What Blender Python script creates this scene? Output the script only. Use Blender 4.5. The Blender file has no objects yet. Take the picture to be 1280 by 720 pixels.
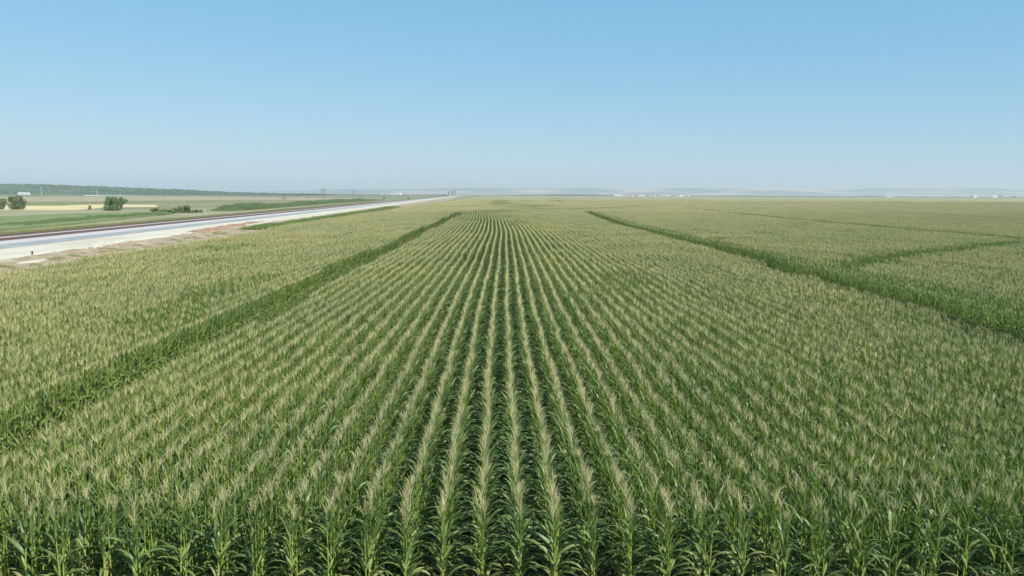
import bpy, math, random
from mathutils import Vector, Matrix, noise
random.seed(7)
R = math.radians
scn = bpy.context.scene
COL = scn.collection

# ------------------------------------------------------------------ camera
F = 1005.0
CAMZ = 8.05
YAW = math.atan(15/F)
PITCH = math.atan(117.8/F)
ROLL = R(0.246)
MROT = (Matrix.Rotation(-YAW, 3, 'Z') @ Matrix.Rotation(R(90)-PITCH, 3, 'X') @ Matrix.Rotation(ROLL, 3, 'Z'))
cd = bpy.data.cameras.new('camera'); cam = bpy.data.objects.new('camera', cd); COL.objects.link(cam)
cam.matrix_world = Matrix.Translation((0, 0, CAMZ)) @ MROT.to_4x4()
cd.sensor_width = 36; cd.lens = F/1280*36; cd.clip_start = 0.1; cd.clip_end = 60000
scn.camera = cam
MINV = MROT.transposed()

def at(px, py, z=0.0):
    """ground position seen at a photo pixel, on the level z"""
    d = MROT @ Vector(((px-640)/F, -(py-360)/F, -1))
    t = (z-CAMZ)/d.z
    return Vector((d.x*t, d.y*t, z))

def in_view(x, y, margin=8.0, z=1.5):
    v = MINV @ Vector((x, y, z-CAMZ))
    if v.z > -1: return False
    return abs(v.x) < -v.z*(640/F) + margin

# ------------------------------------------------------------------ helpers
class MB:
    def __init__(s): s.v = []; s.f = []; s.m = []; s.uv = []; s.t = []
    def add(s, vs, fs, mi=0, tint=0.5, uvs=None):
        b = len(s.v); s.v += vs
        s.t += [tint]*len(vs)
        s.uv += uvs if uvs else [(0.5, 0.5)]*len(vs)
        for f in fs:
            s.f.append(tuple(b+i for i in f)); s.m.append(mi)
    def merge(s, o, mat=None, tint=None):
        b = len(s.v)
        s.v += [tuple(mat @ Vector(p)) for p in o.v] if mat else list(o.v)
        s.t += o.t if tint is None else [tint]*len(o.v)
        s.uv += o.uv
        s.f += [tuple(b+i for i in f) for f in o.f]; s.m += o.m
    def mesh(s, name, mats, smooth=False):
        me = bpy.data.meshes.new(name); me.from_pydata(s.v, [], s.f)
        for m in mats: me.materials.append(m)
        me.polygons.foreach_set('material_index', s.m)
        a = me.attributes.new('tint', 'FLOAT', 'POINT'); a.data.foreach_set('value', s.t)
        uvl = me.uv_layers.new(name='UVMap')
        flat = []
        for f in s.f:
            for i in f: flat += s.uv[i]
        uvl.data.foreach_set('uv', flat)
        if smooth: me.polygons.foreach_set('use_smooth', [True]*len(s.f))
        me.update()
        return me
    def build(s, name, mats, parent=None, smooth=False):
        if not isinstance(mats, (list, tuple)): mats = [mats]
        o = bpy.data.objects.new(name, s.mesh(name, mats, smooth)); COL.objects.link(o)
        if parent: o.parent = parent
        return o

def tag(o, label=None, cat=None, group=None, kind=None):
    if label: o['label'] = label
    if cat: o['category'] = cat
    if group: o['group'] = group
    if kind: o['kind'] = kind
    return o

def empty(name, loc, label, cat, group=None, rz=0):
    o = bpy.data.objects.new(name, None); COL.objects.link(o)
    o.location = loc; o.rotation_euler = (0, 0, rz); o.empty_display_size = 0.3
    return tag(o, label, cat, group)

def box(mb, x0, x1, y0, y1, z0, z1, mi=0):
    v = [(x0,y0,z0),(x1,y0,z0),(x1,y1,z0),(x0,y1,z0),(x0,y0,z1),(x1,y0,z1),(x1,y1,z1),(x0,y1,z1)]
    mb.add(v, [(0,3,2,1),(4,5,6,7),(0,1,5,4),(1,2,6,5),(2,3,7,6),(3,0,4,7)], mi)

def tube(mb, pts, rads, n=6, mi=0, tint=0.5):
    vs = []; fs = []
    for k, (p, r) in enumerate(zip(pts, rads)):
        p = Vector(p)
        a = Vector(pts[min(k+1, len(pts)-1)]) - Vector(pts[max(k-1, 0)])
        a.normalize()
        ref = Vector((0,1,0)) if abs(a.z) > .8 else Vector((0,0,1))
        u = a.cross(ref).normalized(); w = a.cross(u)
        for i in range(n):
            th = 2*math.pi*i/n
            vs.append(tuple(p + u*math.cos(th)*r + w*math.sin(th)*r))
    for k in range(len(pts)-1):
        for i in range(n):
            fs.append((k*n+i, k*n+(i+1) % n, (k+1)*n+(i+1) % n, (k+1)*n+i))
    fs.append(tuple(range(n))); fs.append(tuple((len(pts)-1)*n+i for i in range(n-1, -1, -1)))
    mb.add(vs, fs, mi, tint)

# ------------------------------------------------------------------ materials
def newmat(name):
    m = bpy.data.materials.new(name); m.use_nodes = True
    nt = m.node_tree; nt.nodes.clear()
    out = nt.nodes.new('ShaderNodeOutputMaterial')
    b = nt.nodes.new('ShaderNodeBsdfPrincipled')
    nt.links.new(b.outputs[0], out.inputs[0])
    return m, nt, b, out

def ramp(nt, src, stops):
    r = nt.nodes.new('ShaderNodeValToRGB')
    while len(r.color_ramp.elements) < len(stops): r.color_ramp.elements.new(0.5)
    for e, (p, c) in zip(r.color_ramp.elements, stops):
        e.position = p; e.color = (c[0], c[1], c[2], 1)
    nt.links.new(src, r.inputs[0]); return r.outputs[0]

def mixc(nt, fac, a, b, mode='MIX'):
    m = nt.nodes.new('ShaderNodeMix'); m.data_type = 'RGBA'; m.blend_type = mode
    for sock, v in ((m.inputs[0], fac), (m.inputs[6], a), (m.inputs[7], b)):
        if isinstance(v, (int, float)): sock.default_value = v
        elif isinstance(v, tuple): sock.default_value = (v[0], v[1], v[2], 1)
        else: nt.links.new(v, sock)
    return m.outputs[2]

def noise_out(nt, scale, detail=4, rough=0.55, obj=True, stretch=None):
    tc = nt.nodes.new('ShaderNodeNewGeometry')
    n = nt.nodes.new('ShaderNodeTexNoise'); n.inputs['Scale'].default_value = scale
    n.inputs['Detail'].default_value = detail; n.inputs['Roughness'].default_value = rough
    src = tc.outputs['Position']
    if stretch:
        mp = nt.nodes.new('ShaderNodeMapping'); mp.inputs['Scale'].default_value = stretch[:3]
        if len(stretch) > 3: mp.inputs['Rotation'].default_value = (0, 0, stretch[3])
        nt.links.new(src, mp.inputs[0]); src = mp.outputs[0]
    nt.links.new(src, n.inputs['Vector'])
    return n.outputs[0]

def simple(name, stops, scale=1.0, rough=0.9, bump=0.0, bscale=None, detail=5, stretch=None, fine=None):
    """a noise-ramped rough surface; fine = (scale, strength) of a second speckle"""
    m, nt, b, out = newmat(name)
    n = noise_out(nt, scale, detail, stretch=stretch)
    c = ramp(nt, n, stops)
    if fine:
        n2 = noise_out(nt, fine[0], 3)
        g = ramp(nt, n2, [(0.3, (1-fine[1],)*3), (0.7, (1+fine[1],)*3)])
        c = mixc(nt, 1.0, c, g, 'MULTIPLY')
    nt.links.new(c, b.inputs['Base Color'])
    b.inputs['Roughness'].default_value = rough
    b.inputs['Specular IOR Level'].default_value = 0.2
    if bump:
        bp = nt.nodes.new('ShaderNodeBump'); bp.inputs['Strength'].default_value = 1.0
        bp.inputs['Distance'].default_value = bump
        nt.links.new(noise_out(nt, bscale or scale*3, 4), bp.inputs['Height'])
        nt.links.new(bp.outputs[0], b.inputs['Normal'])
    return m

def plant_mat(name, dark, light, dry=None, trans=0.3, rough=0.45, spec=0.4, rib=None, transcol=None, patch=None):
    m, nt, b, out = newmat(name)
    at_ = nt.nodes.new('ShaderNodeAttribute'); at_.attribute_name = 'tint'
    oi = nt.nodes.new('ShaderNodeObjectInfo')
    s = nt.nodes.new('ShaderNodeMath'); s.operation = 'MULTIPLY_ADD'
    nt.links.new(oi.outputs['Random'], s.inputs[0]); s.inputs[1].default_value = 0.16
    nt.links.new(at_.outputs['Fac'], s.inputs[2])
    st = [(0.0, dark), (0.85, light)]
    if dry: st.append((1.08, dry)); st = [(p/1.2, c) for p, c in st]
    else: st = [(p/1.2, c) for p, c in st]
    dv = nt.nodes.new('ShaderNodeMath'); dv.operation = 'DIVIDE'; dv.inputs[1].default_value = 1.2
    nt.links.new(s.outputs[0], dv.inputs[0])
    c = ramp(nt, dv.outputs[0], st)
    if rib:
        uv = nt.nodes.new('ShaderNodeUVMap'); sx = nt.nodes.new('ShaderNodeSeparateXYZ')
        nt.links.new(uv.outputs[0], sx.inputs[0])
        rr = ramp(nt, sx.outputs[0], [(0.42, (0,0,0)), (0.49, (1,1,1)), (0.51, (1,1,1)), (0.58, (0,0,0))])
        c = mixc(nt, rr, c, rib)
    if patch:
        n = noise_out(nt, patch[0], 2)
        g = ramp(nt, n, [(0.35, patch[1]), (0.65, patch[2])])
        c = mixc(nt, 1.0, c, g, 'MULTIPLY')
        g = ramp(nt, noise_out(nt, .022, 3, stretch=(1, .5, 1)), [(0.38, (.92, .965, .95)), (0.62, (1.06, 1.03, 1.0))])
        c = mixc(nt, 1.0, c, g, 'MULTIPLY')
    nt.links.new(c, b.inputs['Base Color'])
    b.inputs['Roughness'].default_value = rough
    b.inputs['Specular IOR Level'].default_value = spec
    if trans:
        t = nt.nodes.new('ShaderNodeBsdfTranslucent'); mx = nt.nodes.new('ShaderNodeMixShader')
        tc = mixc(nt, 1.0, c, transcol or (1.3, 1.5, 0.6), 'MULTIPLY')
        nt.links.new(tc, t.inputs[0])
        mx.inputs[0].default_value = trans
        nt.links.new(b.outputs[0], mx.inputs[1]); nt.links.new(t.outputs[0], mx.inputs[2])
        nt.links.new(mx.outputs[0], out.inputs[0])
    return m

PATCH = (0.11, (0.91, 0.95, 0.94), (1.09, 1.06, 1.01))
M_LEAF = plant_mat('maize_leaf', (0.062, 0.103, 0.027), (0.182, 0.240, 0.068), (0.36, 0.34, 0.14), trans=0.30, rough=0.43, spec=0.45, rib=(0.2, 0.27, 0.12), patch=PATCH)
M_STALK = plant_mat('maize_stalk', (0.09, 0.15, 0.03), (0.27, 0.34, 0.055), trans=0.0, rough=0.5, spec=0.3)
M_TAS = plant_mat('maize_tassel', (0.36, 0.335, 0.145), (0.72, 0.64, 0.36), trans=0.22, rough=0.75, spec=0.15, transcol=(1.1, 1.05, 0.9), patch=PATCH)
M_HUSK = plant_mat('maize_husk', (0.14, 0.20, 0.05), (0.26, 0.32, 0.1), trans=0.1, rough=0.5)
M_GRASS = plant_mat('wild_grass', (0.10, 0.15, 0.04), (0.24, 0.26, 0.09), (0.42, 0.36, 0.17), trans=0.25, rough=0.7, spec=0.2)
M_WEED = plant_mat('green_weeds', (0.07, 0.13, 0.03), (0.17, 0.25, 0.06), (0.3, 0.31, 0.12), trans=0.25, rough=0.6, spec=0.2)
M_TREE = plant_mat('tree_leaf', (0.085, 0.12, 0.05), (0.17, 0.21, 0.09), trans=0.2, rough=0.5, spec=0.3)
M_TREE_G = plant_mat('bush_leaf', (0.075, 0.13, 0.045), (0.15, 0.22, 0.08), trans=0.2, rough=0.5, spec=0.3)
M_REED = plant_mat('reed_leaf', (0.085, 0.14, 0.05), (0.18, 0.24, 0.09), trans=0.2, rough=0.6)
M_BARK = simple('bark', [(0.3, (0.08, 0.06, 0.045)), (0.7, (0.16, 0.12, 0.09))], 6, bump=0.02)
M_SOIL = simple('field_soil', [(0.3, (0.06, 0.05, 0.035)), (0.7, (0.11, 0.09, 0.062))], 1.2, bump=0.05, bscale=5)

# ------------------------------------------------------------------ maize plants
def leaf(mb, base, az, e0, e1, L, W, seg, fold=0.25, twist=0.0, mi=0, tint=0.5, lod=0):
    p = Vector(base); n = seg; ex = random.uniform(.9, 2.4)
    vs = []; uvs = []; fs = []
    ca, sa = math.cos(az), math.sin(az)
    side0 = Vector((-sa, ca, 0))
    for k in range(n+1):
        t = k/n
        e = e0 + (e1-e0)*(t**ex)
        d = Vector((ca*math.cos(e), sa*math.cos(e), math.sin(e)))
        up = side0.cross(d) * -1
        tw = twist*t
        s = side0*math.cos(tw) + up*math.sin(tw)
        w = W*(0.55+0.45*min(1, t/0.25)) * max(0.0, 1-max(0, (t-0.35)/0.65)**1.6)
        nn = d.cross(s)
        if lod == 0:
            for q, uu in ((-1, 0.0), (0, 0.5), (1, 1.0)):
                vs.append(tuple(p + s*(q*w*0.5) + nn*(abs(q)*fold*w*0.5 + (0.06*w*math.sin(9*t+q) if q else 0)))); uvs.append((uu, t))
        else:
            if k == n: vs.append(tuple(p)); uvs.append((0.2, 1))
            else:
                vs.append(tuple(p - s*(w*0.5))); vs.append(tuple(p + s*(w*0.5))); uvs += [(0.2, t), (0.2, t)]
        p = p + d*(L/n)
    if lod == 0:
        for k in range(n):
            a = 3*k
            fs += [(a, a+1, a+4, a+3), (a+1, a+2, a+5, a+4)]
    else:
        for k in range(n-1): fs.append((2*k, 2*k+1, 2*k+3, 2*k+2))
        fs.append((2*n-2, 2*n-1, 2*n))
    mb.add(vs, fs, mi, tint, uvs)

def spike(mb, base, d, L, w, bend, mi, tint, seg=2, sides=3):
    """a thin tassel branch: a tapering blade-like prism that bends outwards"""
    p = Vector(base); d = Vector(d).normalized()
    pts = [p]; rad = [w*0.4]
    dd = d.copy()
    out = Vector((d.x, d.y, 0))
    for k in range(seg):
        dd = (dd + out*bend*0.5 - Vector((0, 0, bend*0.35))).normalized()
        p = p + dd*(L/seg); pts.append(p); rad.append(w*(0.5 if k < seg-1 else 0.15))
    vs = []; fs = []
    a0 = random.uniform(0, 6.28)
    ref = Vector((0.3, 1, 0.1)); u = d.cross(ref).normalized(); v = d.cross(u)
    for q, r in zip(pts, rad):
        for i in range(sides):
            th = a0 + i*2*math.pi/sides
            vs.append(tuple(q + (u*math.cos(th) + v*math.sin(th))*r))
    for k in range(seg):
        for i in range(sides):
            fs.append((k*sides+i, k*sides+(i+1) % sides, (k+1)*sides+(i+1) % sides, (k+1)*sides+i))
    mb.add(vs, fs, mi, tint)

def plant(lod, rnd, tassel=True, hs=1.0):
    """returns MBs (stalk, leaves, tassel, ear); z=0 at the base, row direction is y"""
    st, lv, ts, er = MB(), MB(), MB(), MB()
    H = rnd.gauss(1.98, .04)*hs
    lean = (rnd.gauss(0, .028), rnd.gauss(0, .06)) if rnd.random() > .025 else (rnd.gauss(0, .10), rnd.gauss(0, .22))
    def sp(z): return (lean[0]*(z/H)**2, lean[1]*(z/H)**2, z)
    tone = rnd.uniform(0.2, 0.75)
    if lod == 0:
        zs = [0, .5*H, .8*H, H]
        tube(st, [sp(z) for z in zs], [.016, .013, .010, .006], 6, 1, rnd.uniform(.3, .9))
    elif lod == 1:
        tube(st, [sp(0.3*H), sp(H)], [.014, .007], 3, 1, rnd.uniform(.3, .9))
    plane = rnd.uniform(-0.55, 0.55)          # leaves lie in a vertical plane, mostly across the row
    nl = (14, 9, 5)[lod]
    z0 = (.28, .75, 1.05)[lod]*hs
    for k in range(nl):
        f = k/(nl-1)
        z = z0 + (H*0.97-z0)*f
        fr = z/H
        side = 0 if k % 2 else math.pi
        az = plane + side + rnd.gauss(0, .5)
        if fr > 0.82:
            e0 = R(rnd.uniform(68, 84)); e1 = R(rnd.uniform(0, 76)); L = rnd.uniform(.28, .47); W = .05
        elif fr > 0.6:
            e0 = R(rnd.uniform(64, 79)); e1 = R(rnd.uniform(-40, 66)); L = rnd.uniform(.42, .68); W = .068
        else:
            e0 = R(rnd.uniform(42, 74)); e1 = R(rnd.uniform(-88, 20)); L = rnd.uniform(.42, .82); W = .078
        L *= hs**.5
        W *= (1, 1.1, 1.5)[lod]
        tnt = max(0, min(1, tone + rnd.uniform(-.3, .3) + (0.12 if fr > .8 else 0)))
        if fr < .35 and rnd.random() < .25: tnt = 1.1
        leaf(lv, sp(z), az, e0, e1, L, W, (7, 4, 2)[lod], twist=rnd.uniform(-.9, .9), mi=0, tint=tnt, lod=0 if lod == 0 else 1)
    if tassel:
        tt = rnd.uniform(0, 1)
        TH = rnd.uniform(.24, .34)
        nb = (rnd.randint(7, 13), 8, 5)[lod]
        w = (.0046, .0098, .034)[lod]
        top = Vector(sp(H))
        if lod < 2: tube(st, [tuple(top), tuple(top+Vector((0, 0, .10)))], [.006, .004], 3, 1, .6)
        spike(ts, top, (lean[0], lean[1], 1), TH+.09, w*1.25, .02, 2, tt, 1 if lod else 2)
        for i in range(nb):
            a = rnd.uniform(0, 6.28); sp_ = rnd.uniform(.08, .50)
            b = top + Vector((0, 0, rnd.uniform(.03, .14)))
            spike(ts, b, (math.cos(a)*sp_, math.sin(a)*sp_, 1), rnd.uniform(.6, 1.0)*TH, w, rnd.uniform(.05, .5), 2,
                  max(0, min(1, tt+rnd.uniform(-.15, .15))), 1 if lod else 3)
    if lod == 0:
        z = rnd.uniform(.95, 1.1)*hs
        a = plane + rnd.choice((0, math.pi)) + .3
        d = Vector((math.cos(a)*.45, math.sin(a)*.45, 1)).normalized()
        b = Vector(sp(z))
        tube(er, [tuple(b+d*q) for q in (.0, .05, .14, .21, .26)], [.012, .027, .03, .018, .004], 6, 3, rnd.uniform(.3, .8))
    return st, lv, ts, er
MATS = [M_LEAF, M_STALK, M_TAS, M_HUSK]

lib = bpy.data.collections  # source meshes live in collections that are not linked to the scene
def library(name, meshes):
    c = bpy.data.collections.new(name)
    for i, me in enumerate(meshes):
        o = bpy.data.objects.new('%s_source_%02d' % (name, i), me); c.objects.link(o)
    return c

def row_segment(lod, length, rnd, ptas, hs=1.0, rows=1, miss=.03):
    mb = MB(); sp_ = (.155, .165, .20)[lod]
    n = int(length/sp_)
    for r in range(rows):
        xr = (r-(rows-1)/2)*0.714
        for k in range(n):
            if rnd.random() < miss: continue
            y = -length/2 + (k+.5)*length/n + rnd.uniform(-.04, .04)
            parts = plant(lod, rnd, rnd.random() < ptas, hs*rnd.uniform(.975, 1.02))
            T = Matrix.Translation((xr+rnd.gauss(0, .018), y, 0))
            if rnd.random() < .5: T = T @ Matrix.Rotation(math.pi, 4, 'Z')
            for q in parts:
                if q.v: mb.merge(q, T)
    return mb.mesh('maize_rows', MATS)

rnd = random.Random(3)
# order matters: names sort alphabetically; 0-7 tasselled, 8-11 greener, 12-14 bare low plants
L0 = library('maize_near', [row_segment(0, 2.0, rnd, .97) for i in range(8)] + [row_segment(0, 2.0, rnd, .45) for i in range(4)]
             + [row_segment(0, 2.0, rnd, .0, .62, miss=.25) for i in range(3)]
             + [row_segment(0, 2.0, rnd, .25, .97) for i in range(3)])
L1 = library('maize_mid', [row_segment(1, 3.0, rnd, .97) for i in range(8)] + [row_segment(1, 3.0, rnd, .4) for i in range(4)]
             + [row_segment(1, 3.0, rnd, .0, .62, miss=.25) for i in range(3)]
             + [row_segment(1, 3.0, rnd, .25, .97) for i in range(3)])
L2 = library('maize_far', [row_segment(2, 6.0, rnd, 1.0, rows=5) for i in range(5)] + [row_segment(2, 6.0, rnd, .3, rows=5) for i in range(2)])

def scatter(name, pts, coll, kind='stuff'):
    """pts: (x, y, z, rotation z, scale, index); one object that places copies of the library's meshes"""
    me = bpy.data.meshes.new(name)
    me.from_pydata([p[:3] for p in pts], [], [])
    a = me.attributes.new('turn', 'FLOAT_VECTOR', 'POINT'); a.data.foreach_set('vector', [q for p in pts for q in (0, 0, p[3])])
    a = me.attributes.new('size', 'FLOAT', 'POINT'); a.data.foreach_set('value', [p[4] for p in pts])
    a = me.attributes.new('pick', 'INT', 'POINT'); a.data.foreach_set('value', [p[5] for p in pts])
    o = bpy.data.objects.new(name, me); COL.objects.link(o)
    ng = bpy.data.node_groups.new(name, 'GeometryNodeTree')
    ng.interface.new_socket('Geometry', in_out='INPUT', socket_type='NodeSocketGeometry')
    ng.interface.new_socket('Geometry', in_out='OUTPUT', socket_type='NodeSocketGeometry')
    N = ng.nodes
    gi = N.new('NodeGroupInput'); go = N.new('NodeGroupOutput'); ip = N.new('GeometryNodeInstanceOnPoints')
    ci = N.new('GeometryNodeCollectionInfo'); ci.inputs['Collection'].default_value = coll
    ci.inputs['Separate Children'].default_value = True; ci.inputs['Reset Children'].default_value = True
    def attr(nm, ty):
        n = N.new('GeometryNodeInputNamedAttribute'); n.data_type = ty; n.inputs['Name'].default_value = nm
        return n.outputs['Attribute']
    lk = ng.links.new
    lk(gi.outputs[0], ip.inputs['Points']); lk(ci.outputs[0], ip.inputs['Instance'])
    ip.inputs['Pick Instance'].default_value = True
    lk(attr('pick', 'INT'), ip.inputs['Instance Index'])
    lk(attr('size', 'FLOAT'), ip.inputs['Scale'])
    e = N.new('FunctionNodeEulerToRotation'); lk(attr('turn', 'FLOAT_VECTOR'), e.inputs[0]); lk(e.outputs[0], ip.inputs['Rotation'])
    lk(ip.outputs[0], go.inputs[0])
    md = o.modifiers.new('scatter', 'NODES'); md.node_group = ng
    o['kind'] = kind
    return o

# ------------------------------------------------------------------ field layout
TZ = 2.25
def poly(pts, z=TZ): return [at(x, y, z).xy for x, y in pts]
LEFT_EDGE = poly([(-160, 362), (0, 336.5), (55, 327), (120, 317), (200, 306), (260, 297), (320, 288), (345, 282), (480, 262.5), (540, 253.5), (585, 247.3), (596, 245.0)])
def edge_x(y):
    P = LEFT_EDGE
    if y <= P[0].y: return P[0].x
    for a, b in zip(P, P[1:]):
        if a.y <= y <= b.y: return a.x + (b.x-a.x)*(y-a.y)/(b.y-a.y)
    return P[-1].x
def dist_poly(P, x, y):
    """distance to a polyline, and which side (positive on the right)"""
    best = (1e9, 0)
    q = Vector((x, y))
    for a, b in zip(P, P[1:]):
        ab = b-a; t = max(0, min(1, (q-a).dot(ab)/ab.length_squared))
        d = q-(a+ab*t)
        s = ab.x*d.y-ab.y*d.x
        if d.length < best[0]: best = (d.length, -1 if s > 0 else 1)
    return best
def bend(y):
    K = [(0, 0), (36, 0), (80, .3), (125, .55), (170, .2), (215, -.7), (260, -2.0), (300, -2.2), (360, 0), (450, 3), (2500, 3)]
    for (a, p), (b, q) in zip(K, K[1:]):
        if a <= y <= b:
            t = (y-a)/(b-a); t = t*t*(3-2*t)
            return p+(q-p)*t
    return 0
GAP_R = poly([(1700, 545), (1280, 423), (1179, 393), (1092, 369), (1022, 346), (965, 331), (895, 311), (829, 294), (768, 279), (742, 269), (724, 262.5)])
GAPS = [  # polyline, low, high : the gap covers signed distance low..high (positive = right of the line walked from first to last)
    (poly([(1022, 341), (1060, 329), (1114, 318), (1197, 309), (1250, 303), (1400, 296)]), -1.0, 1.0),
    (poly([(855, 259.5), (982, 272), (1114, 283.5), (1180, 288.5), (1245, 294), (1300, 299.5), (1500, 318)]), -.8, .8),
    (poly([(1040, 261), (1180, 268), (1290, 274), (1500, 285)]), -.7, .7),
    (poly([(720, 261), (800, 257.6), (860, 257.4)]), -2.4, 2.4),
    (poly([(545, 259), (600, 257), (640, 256.6), (700, 257.6)]), -3.0, 3.0),
    (poly([(560, 264.6), (640, 263.4), (700, 264)]), -1.6, 1.6),
    (poly([(625, 250.5), (628, 248.5), (636, 246.8)]), -5, 5),
    (poly([(652, 246.8), (660, 248.5), (657, 251)]), -5, 5),
    (poly([(680, 247), (690, 249), (697, 252)]), -5, 5),
    (poly([(1000, 247.6), (1100, 252), (1180, 254)]), -2, 2),
    (poly([(940, 257), (1010, 258.6), (1100, 262)]), -.8, .8),
]
def zone(x, y, pad=0):
    """None: no plants here; 0 tasselled; 1 greener; 2 low bare plants in a gap"""
    if x < edge_x(y)+.3: return None
    if abs(x+12.4+0.2*math.sin(y*.11)) < 1.2+pad and y < 255: return 2
    if y < 285:
        d, s = dist_poly(GAP_R, x, y); sd = d*-s if GAP_R[0].y < GAP_R[-1].y else d*s
        sd = d*(1 if s > 0 else -1)
        gw = 4.0 if y < 48 else (3.4 if y < 100 else 2.9)
        if -pad < sd < gw+pad: return None
        if 0 < sd < gw+1.6: return 3
        if 0 < sd < gw+(3.6 if y < 60 else 2.2): return 1
    for P, lo, hi in GAPS:
        xs = [p.x for p in P]; ys = [p.y for p in P]
        if min(xs)-10 < x < max(xs)+10 and min(ys)-10 < y < max(ys)+10:
            d, s = dist_poly(P, x, y); sd = d*s
            if lo < sd < hi: return 2 if hi > 1.5 else None
            if lo-1.3 < sd < hi+1.3: return 3
    v = noise.noise(Vector((x*.16, y*.05, 3.1)))
    bias = 0.0
    if y < 60: bias = .22*min(1, max(0, (abs(x)-6)/8))*(60-y)/45
    if x < -14 and y < 120: bias += .12
    return 1 if v + bias > (.42 if y < 60 else .55) else 0

def pick(z, rnd):
    if z == 0: return rnd.randrange(8)
    if z == 1: return 8+rnd.randrange(4)
    if z == 3: return 15+rnd.randrange(3)
    return 12+rnd.randrange(3)

rnd = random.Random(11)
near, mid, far = [], [], []
INDIV = []     # single plants at the front of the field
Y_IND = 16.25  # rows start at about 14.4 and the single plants reach to here
Y0, Y1, Y2, Y3 = Y_IND+1.0, 70, 270, 800
rows = range(-190, 190)
for i in rows:
    X0 = i*0.714 + 0.36
    off = rnd.uniform(-.1, .1)
    y = Y0
    while y < Y1:
        x = X0+bend(y)
        if in_view(x, y, 7):
            z = zone(x, y)
            if z is not None:
                near.append((x+rnd.uniform(-.03, .03), y, 0, rnd.choice((0, math.pi)), rnd.uniform(.99, 1.01)*(1+.06*noise.noise(Vector((x*.3, y*.12, 1)))), pick(z, rnd)))
        y += 2.0
    ystart = y+.5
    y = ystart
    while y < Y2:
        x = X0+bend(y)
        if in_view(x, y, 9):
            z = zone(x, y)
            if z is not None:
                sl = (bend(y+1.5)-bend(y-1.5))/3
                mid.append((x+rnd.uniform(-.03, .03), y, 0, rnd.choice((0, math.pi))-math.atan(sl), rnd.uniform(.985, 1.015)*(1+.06*noise.noise(Vector((x*.3, y*.12, 1)))), pick(z, rnd)))
        y += 3.0
for i in range(-220, 340):     # rows farther right / left of the loop above, only reached in the distance
    if i in rows: continue
    X0 = i*0.714+0.36
    y = Y1
    while y < Y2:
        x = X0+bend(y)
        if in_view(x, y, 9):
            z = zone(x, y)
            if z is not None: mid.append((x, y, 0, rnd.choice((0, math.pi)), rnd.uniform(.985, 1.015)*(1+.06*noise.noise(Vector((x*.3, y*.12, 1)))), pick(z, rnd)))
        y += 3.0
y = Y2+3
while y < Y3:
    i = -200
    while i*3.57 < 560:
        x = i*3.57+.36+bend(y)
        if in_view(x, y, 12):
            z = zone(x, y)
            if z is not None and z != 2:
                far.append((x, y, 0, rnd.choice((0, math.pi))+math.atan((bend(y-3)-bend(y+3))/6), rnd.uniform(.95, 1.05),
                            (rnd.randrange(5) if z == 0 else 5+rnd.randrange(2))))
        i += 1
    y += 6.0
print('maize segments', len(near), len(mid), len(far))
tag(scatter('maize_crop', near, L0), 'dense tasselled maize rows running away behind the front plants', 'maize')
tag(scatter('maize_crop', mid, L1), 'maize field in the middle distance on both sides of the grassy gaps', 'maize')
tag(scatter('maize_crop', far, L2), 'pale far end of the maize field below the horizon', 'maize')

# --- the 300 plants at the front edge, each one a thing with its parts
protos = []
for k in range(10):
    protos.append((plant(0, rnd, True, 1.0), True))
for k in range(3):
    protos.append((plant(0, rnd, False, .93), False))
pm = []
for k, ((st, lv, ts, er), tas) in enumerate(protos):
    pm.append((st.mesh('stalk', MATS, True), lv.mesh('leaves', MATS), ts.mesh('tassel', MATS) if tas else None, er.mesh('ear', MATS, True)))
spots = []; outside = []
for i in range(-26, 28):
    X0 = i*0.714+0.36
    fy = 14.45 + .35*noise.noise(Vector((i*1.7, 0, 0))) + rnd.uniform(-.12, .12)
    k = 0; y = fy
    while y < Y_IND-.05:
        x = X0+rnd.uniform(-.04, .04)
        if in_view(x, y, .25) and zone(x, y) is not None: spots.append((x, y, i, k))
        elif in_view(x, y, 6) and zone(x, y) is not None: outside.append((x, y, i, k))
        y += rnd.uniform(.14, .18); k += 1
spots.sort(key=lambda s: s[1])
extra = spots[300:]+outside; spots = spots[:300]
print('single plants', len(spots), 'surplus', len(extra))
G = 'maize plants at the near edge of the field'
for n, (x, y, i, k) in enumerate(spots):
    low = abs(x+12.4) < 1.25
    pk = rnd.randrange(10) if rnd.random() > (.04 + .12*(abs(x) > 6)) else 10+rnd.randrange(3)
    bare = pk >= 10
    if low: lab, sc = 'low maize plant in the gap left of the centre rows', .68
    elif bare and k == 0: lab, sc = 'maize plant without a tassel standing foremost in its row', rnd.uniform(.93, 1.0)
    elif bare: lab, sc = 'maize plant without a tassel among the tasselled front plants', rnd.uniform(.95, 1.02)
    elif k == 0: lab, sc = 'tasselled maize plant standing foremost in its row, stalk showing', rnd.uniform(.95, 1.04)
    elif k < 5: lab, sc = 'tasselled maize plant just behind the foremost plant of its row', rnd.uniform(.95, 1.05)
    else: lab, sc = 'tasselled maize plant deeper in the front of its row', rnd.uniform(.95, 1.05)
    root = empty('maize_plant', (x, y, 0), lab, 'maize plant', G, rnd.choice((0, math.pi))+rnd.gauss(0, .5))
    root.scale = (sc, sc, sc)
    for nm, me in zip(('stalk', 'leaves', 'tassel', 'ear'), pm[pk]):
        if me is None: continue
        o = bpy.data.objects.new(nm, me); COL.objects.link(o); o.parent = root
if extra:   # the few front plants past the three hundred, and the plants just outside the frame
    L00 = library('maize_single', [None]*0 + [row_segment(0, .19, rnd, 1, miss=0) for i in range(6)])
    tag(scatter('maize_crop', [(x, y, 0, rnd.choice((0, 3.14)), rnd.uniform(.95, 1.04), rnd.randrange(6)) for x, y, i, k in extra], L00),
        'few more maize plants in between the front plants and the rows behind', 'maize')

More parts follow.
